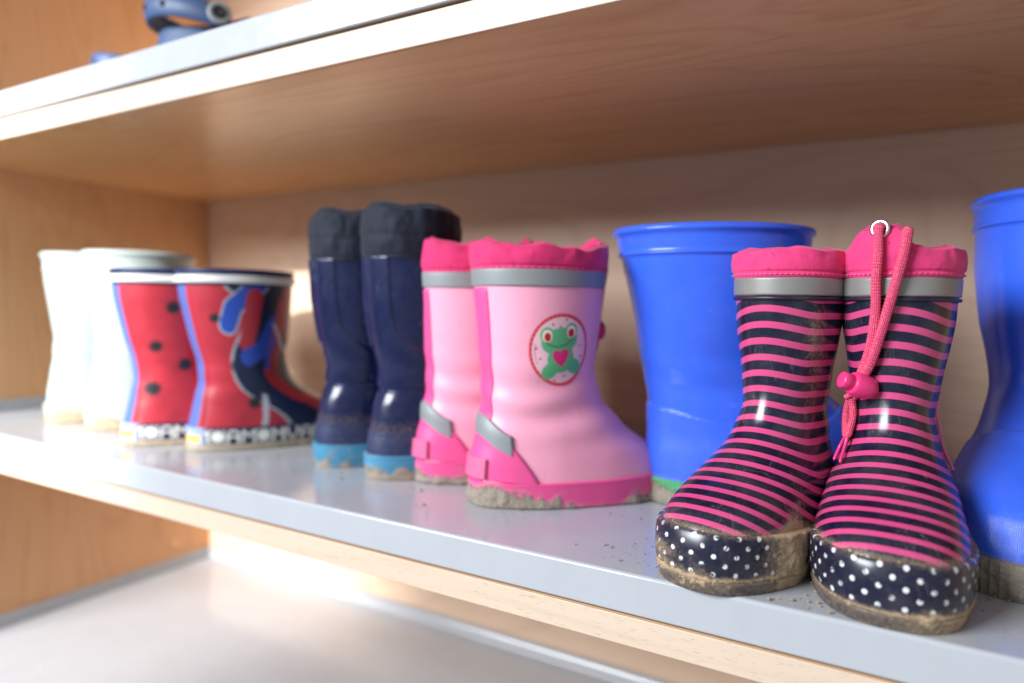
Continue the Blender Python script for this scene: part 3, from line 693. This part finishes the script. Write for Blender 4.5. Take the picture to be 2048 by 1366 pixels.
# ---------------------------------------------------------------- red and navy printed boots
GL = {'A': '01110 10001 10001 11111 10001 10001 10001', 'M': '10001 11011 10101 10101 10001 10001 10001', 'V': '10001 10001 10001 10001 01010 01010 00100', 'N': '10001 11001 10101 10011 10001 10001 10001',
      '*': '10101 01110 11111 11111 11111 01110 10101', ' ': '00000 00000 00000 00000 00000 00000 00000'}
TXT = '*AM*MVAM*VAM*AM*MVAM*VAM'
def make_print(label, loc, rz, seed, full):
    t = thing('printed_boot', label, 'boot', loc, rz, 'red and navy printed boots')
    H = .190
    F = Form(front=[(.112, H), (.111, .160), (.108, .125), (.104, .100), (.107, .083), (.117, .067), (.134, .056), (.152, .047), (.166, .038), (.174, .028), (.177, .018), (.176, .008), (.173, 0)],
             back=[(H, -.007), (.160, -.004), (.12, .005), (.09, .014), (.07, .015), (.045, .009), (.02, .004), (0, .006)],
             width=[(H, .050), (.16, .047), (.115, .042), (.09, .038), (.065, .037), (.04, .040), (.015, .040), (0, .037)],
             bend=.003, seed=seed, dent=.0003)
    RED, NV, BLU, WH = np.array(lin(176, 44, 58)), np.array(lin(22, 34, 66)), np.array(lin(40, 78, 178)), np.array(lin(206, 214, 226))
    PIP = np.array(lin(78, 104, 172))
    def colf(X, Z, P):
        q = np.angle(np.exp(1j*(P-PI))); xb = np.interp(Z, *F.tb); xf = np.interp(Z, F.fz, F.fx)
        u = (X[..., 0]-xb)/(np.maximum(np.interp(Z, F.fz, F.fx), .09)-xb); v = Z/H
        C = np.zeros(Z.shape+(3,)); C[:] = RED*(.75+.5*fbm(X[..., 0]*60, X[..., 1]*60, Z*60, 3))[..., None]
        def blot(cu, cv, r):
            dx, dz = (X[..., 0]-cu)*1.0, Z-cv; an = np.arctan2(dz, dx); rr = np.hypot(dx, dz)
            C[rr < .85*r*(.55+.38*np.abs(np.sin(an*4+cu*90)))] = (.012, .014, .02)
        near = X[..., 1] < 0 if True else None
        if not full:
            zone = u > .40+.10*np.sin(v*9+.6)-.16*sstep(.75, .95, v)+.07*sstep(.4, .1, v)
            edge = (~zone) & (u > .37+.10*np.sin(v*9+.6)-.16*sstep(.75, .95, v)+.07*sstep(.4, .1, v))
            C[zone] = NV; C[edge] = WH*.55
            x, y = u, v
            def cap(pts, w, c):
                for (x0, y0), (x1, y1) in zip(pts[:-1], pts[1:]):
                    dx, dy = x1-x0, (y1-y0)*1.5; tt = np.clip(((x-x0)*dx+(y-y0)*1.5*dy)/(dx*dx+dy*dy), 0, 1)
                    C[np.hypot(x-x0-tt*dx, (y-y0)*1.5-tt*dy) < w] = c
            # abstract brush-like sweeps of blue and red
            cap([(.60, .93), (.36, .80), (.30, .70)], .085, WH*.6); cap([(.60, .93), (.36, .80), (.30, .70)], .07, BLU)
            cap([(.55, .85), (.50, .70), (.46, .60)], .075, RED)
            cap([(.46, .52), (.62, .56), (.74, .70)], .075, BLU)
            cap([(.88, .92), (.86, .80)], .045, RED); cap([(.86, .80), (.80, .60), (.70, .42), (.78, .30)], .085, RED); cap([(.80, .60), (.72, .42)], .05, RED*.8)
            cap([(.76, .62), (.66, .46)], .025, BLU); cap([(.74, .70), (.84, .60), (.93, .54)], .015, WH*.8)
            cap([(.50, .30), (.42, .22), (.38, .10)], .018, WH*.75); cap([(.86, .24), (1.1, .22), (1.6, .12)], .10, RED)
            cap([(.98, .26), (1.12, .10)], .05, NV)
        bl = ((.045, .150, .010), (.030, .108, .009), (.070, .125, .011), (.058, .088, .010), (.028, .062, .011), (.085, .070, .009), (.075, .150, .008)) if full else ((.022, .140, .007), (.045, .090, .010), (.062, .050, .009), (.052, .020, .004))
        msk = C.copy()
        for b in bl: blot(*b)
        if not full:
            keepn = (u > .40+.10*np.sin(v*9+.6)-.16*sstep(.75, .95, v)+.07*sstep(.4, .1, v)); C[keepn] = msk[keepn]
        C[np.abs(q) < .36] = PIP; C[v > .915] = NV
        return C
    upper(F, M['kidprint'], t, nr=260, nph=360, colf=colf, off=lambda Z, P: .0012*sstep(.50, .42, np.abs(np.angle(np.exp(1j*(P-PI))))), thick=.0025)
    band(F, 'white_band', M['whiteband'], t, .1760, .1845, off=.0032, nr=14, lip=0.0)
    band(F, 'rim', M['kidrim'], t, .1848, .1908, off=.0022, nr=12, lip=0.0)
    L_ = float(F.arcu(np.array(2*PI-1e-6)))
    def bcol(X, Z, P):
        C = np.zeros(Z.shape+(3,)); C[:] = lin(30, 42, 78); u = F.arcu(P); cw = .0150; n = np.floor(u/cw).astype(int); fu = (u/cw-n)
        z0, zh = .0085, .0135; r = np.floor((1-(Z-z0)/zh)*7).astype(int); cc = np.floor((fu-.06)/.88*5).astype(int)
        ok = (r >= 0) & (r < 7) & (cc >= 0) & (cc < 5)
        tab = np.array([[[int(b) for b in row] for row in GL[ch].split()] for ch in TXT])
        on = np.zeros(Z.shape, bool); on[ok] = tab[n[ok] % len(TXT), r[ok], 4-cc[ok]] > 0
        C[on] = (.80, .80, .74)
        q = np.abs(np.angle(np.exp(1j*(P-PI)))); C[(q < .55)] = lin(150, 168, 214)
        C[(q < .48) & (Z < .017) & (Z > .009)] = lin(244, 190, 96)
        return C
    band(F, 'sole_band', M['kidband'], t, .006, .0245, off=.0028, nr=60, nph=900, colf=bcol, mud=lambda Z, P, X: .3*sstep(.011, .005, Z)+.35*gauss(X[..., 0], .10, .03)*sstep(.016, .006, Z), mudh=.002, seed=seed)
    band(F, 'outsole', M['kidband'], t, .0004, .0070, off=.0040, nr=16, colf=lambda X, Z, P: np.zeros(Z.shape+(3,))+np.array(lin(214, 192, 156)), mud=lambda Z, P, X: .5+.6*(fbm(X[..., 0]*60, X[..., 1]*60, Z*60, seed)-.4), mudh=.0025, seed=seed)
    solecap(F, M['navysole'], t, .001)
    return t
make_print('red and navy printed rubber boot with blue sweeping shapes and lettered sole band', (-.659, .069, 0), R(66), 51, False)
make_print('red rubber boot with black splotches, left of the one with blue shapes', (-.738, .045, 0), R(68), 53, True)

# ---------------------------------------------------------------- white boots
def make_white(label, loc, rz, seed, side):
    t = thing('white_boot', label, 'boot', loc, rz, 'plain white rubber boots by the side panel')
    H = .215
    F = Form(front=[(.124, H), (.122, .18), (.120, .14), (.115, .115), (.118, .096), (.128, .080), (.146, .066), (.165, .054), (.178, .042), (.183, .030), (.184, .015), (.181, 0)],
             back=[(H, .001), (.18, .003), (.14, .009), (.11, .013), (.08, .011), (.04, .004), (.015, .003), (0, .006)],
             width=[(H, .053), (.18, .051), (.14, .045), (.11, .040), (.08, .038), (.045, .041), (.015, .041), (0, .038)], bend=.003*side, seed=seed, dent=.0004)
    off = lambda Z, P: .0030*gauss(Z, H-.003, .0030)+.0014*gauss(Z, H-.020, .0015)
    upper(F, M['white'], t, nr=240, off=off, thick=.003, mud=lambda Z, P, X: .4*sstep(.035, .012, Z))
    band(F, 'sole', M['white'], t, .0004, .024, off=.0030, nr=30, mud=lambda Z, P, X: .55+.3*sstep(.02, .005, Z)-.3*fbm(X[..., 0]*30, X[..., 1]*30, Z*30, seed), mudh=.002, seed=seed)
    solecap(F, M['white'], t, .001)
    return t
make_white('plain milky white rubber boot with sandy sole, nearer the printed boots', (-.858, .072, 0), R(72), 61, -1)
make_white('plain milky white rubber boot standing closest to the left side panel', (-.948, .070, 0), R(75), 67, 1)

# ---------------------------------------------------------------- clogs on the upper shelf
def make_clog(label, loc, rz, seed, sc):
    t = thing('foam_clog', label, 'clog', loc, rz, 'blue foam clogs on the upper shelf'); t.scale = (sc, sc, sc)
    F = Form(front=[(.080, .062), (.110, .058), (.130, .050), (.146, .040), (.155, .028), (.157, .015), (.152, 0)],
             back=[(.062, .010), (.045, .004), (.03, .001), (.015, .001), (0, .006)],
             width=[(.062, .020), (.055, .028), (.045, .034), (.03, .037), (.015, .038), (0, .036)], n=((0, 2.3), (.07, 2.2)), k=((0, .12), (.07, .05)), seed=seed, bend=.003)
    # upper with open heel: cut low at the back
    ph = PH[None, :]; q = np.angle(np.exp(1j*ph)); top = .047+.013*sstep(2.0, 1.2, np.abs(q))
    tt = np.linspace(0, 1, 60)[:, None]; Z = .0005+(top-.0005)*tt; V = F.at(Z, ph+0*tt, .0008*np.sin(tt*PI))
    Vi = F.at(top+0*tt[:4]-np.array([0, .001, .006, .018])[:, None], ph+0*tt[:4], np.array([-.0015, -.003, -.0035, -.004])[:, None]+0*ph); V = np.concatenate([V, Vi], 0)
    a_ = {'mud': 0*V[..., 0]}
    link('body', grid_mesh('body', V, attrs=a_, cap0=True, cap1=True, flip=True), t, M['clog'])
    band(F, 'sole', M['clog'], t, .0004, .014, off=.0025, nr=16)
    # heel strap: wide band that stands above the heel cup
    s_ = np.linspace(-1, 1, 80)[None, :]; w = np.linspace(-1, 1, 12)[:, None]
    an = s_*2.05; zc = .0615-.011*np.abs(s_)**2.2; xx = .052-.056*np.cos(an*.78); yy = .040*np.sin(an*.78)
    hw = .0085-.001*np.abs(s_); V = np.stack([xx+0*w-.002*(1-w**2), yy*(1+.05*(1-w**2))+0*w, zc+w*hw], -1)
    sp_ = link('heel_strap', grid_mesh('heel_strap', V, wrap=False, attrs={'mud': 0*V[..., 0]}, flip=True), t, M['clog']); md = sp_.modifiers.new('thick', 'SOLIDIFY'); md.thickness = .0032; md.offset = 0
    def disc(nm, c, n, r, h, mat, par):
        n = np.array(n, float); n /= np.linalg.norm(n); u = np.cross(n, [0, 0, 1]); u /= np.linalg.norm(u); v = np.cross(n, u); th = np.linspace(0, 2*PI, 24, endpoint=False)
        V = np.array([[np.array(c)+n*hh+rr*(math.cos(a)*u+math.sin(a)*v) for a in th] for hh, rr in ((-.001, r), (h, r), (h+.0006, r*.85), (h, r*.65), (h, .0001))])
        return link(nm, grid_mesh(nm, V, attrs={'mud': 0*V[..., 0]}), par, mat)
    for s0 in (-1, 1):
        y = s0*.0405
        rv = disc('rivet', (.054, y, .0525), (0.1, s0, .1), .0085, .003, M['greyref'], t); disc('rivet_cap', (.054, y+s0*.0032, .053), (0.1, s0, .1), .005, .001, M['dark'], rv)
    for k in (18, 30, 49, 61):
        c = V_ = np.array([xx[0, k]-.002, yy[0, k]*1.05, zc[0, k]]); nn = (xx[0, k]-.05, yy[0, k], 0)
        disc('hole_shade_disc', c+np.array(nn)/np.linalg.norm(nn)*.0009, nn, .0024, .0012, M['dark'], sp_)  # dark discs on the unpierced strap paint the shade inside its holes
    return t
make_clog('blue foam clog with heel strap raised, standing behind the metal edge of the upper shelf', (-.736, .088, .3865), R(44), 71, 1.4)
make_clog('blue foam clog of which only a tip shows above the upper shelf edge, farther left', (-.905, .118, .3865), R(60), 73, 1.12)

# ---------------------------------------------------------------- sand and crumbs dropped on the tray
def grains(name, label, spots, n, seed):
    rg = np.random.RandomState(seed); Vs, Fs = [], []
    base = np.array([(1, 0, 0), (-1, 0, 0), (0, 1, 0), (0, -1, 0), (0, 0, 1), (0, 0, -1)], float)
    T = [(0, 2, 4), (2, 1, 4), (1, 3, 4), (3, 0, 4), (2, 0, 5), (1, 2, 5), (3, 1, 5), (0, 3, 5)]
    for (cx, cy, sp, w) in spots:
        for k in range(int(n*w)):
            x, y = cx+rg.randn()*sp, cy+rg.randn()*sp*.7
            if y < .002 or y > .39: continue
            r_ = min(.0016, .00022+abs(rg.randn())**2.2*.00022); a = rg.rand()*6.28; p = base*(1+.5*(rg.rand(6, 1)-.5))
            p = np.stack([p[:, 0]*math.cos(a)-p[:, 1]*math.sin(a), p[:, 0]*math.sin(a)+p[:, 1]*math.cos(a), p[:, 2]*.7], -1)*r_
            i = len(Vs); Vs += (p+[x, y, r_*.5]).tolist(); Fs += [(i+a_, i+b_, i+c_) for a_, b_, c_ in T]
    me = bpy.data.meshes.new(name); me.from_pydata(Vs, [], Fs); me.update()
    o = link(name, me, None, M['sand'], False); o['kind'] = 'stuff'; o['label'] = label; o['category'] = 'sand'; return o
M['sand'] = plain('dry_sand', (.42, .31, .20), .95, var=.3)
grains('sand_grains', 'scattered dry sand grains on the grey tray around the boots', [(-.135, .035, .022, 1.0), (-.05, .02, .02, .8), (.0, .02, .04, .5), (.05, .08, .03, .8), (-.26, .09, .05, .8), (-.16, .15, .04, .5), (-.40, .08, .05, .4), (-.60, .08, .06, .5), (-.85, .06, .06, .4), (-.30, .06, .25, .6)], 120, 3)
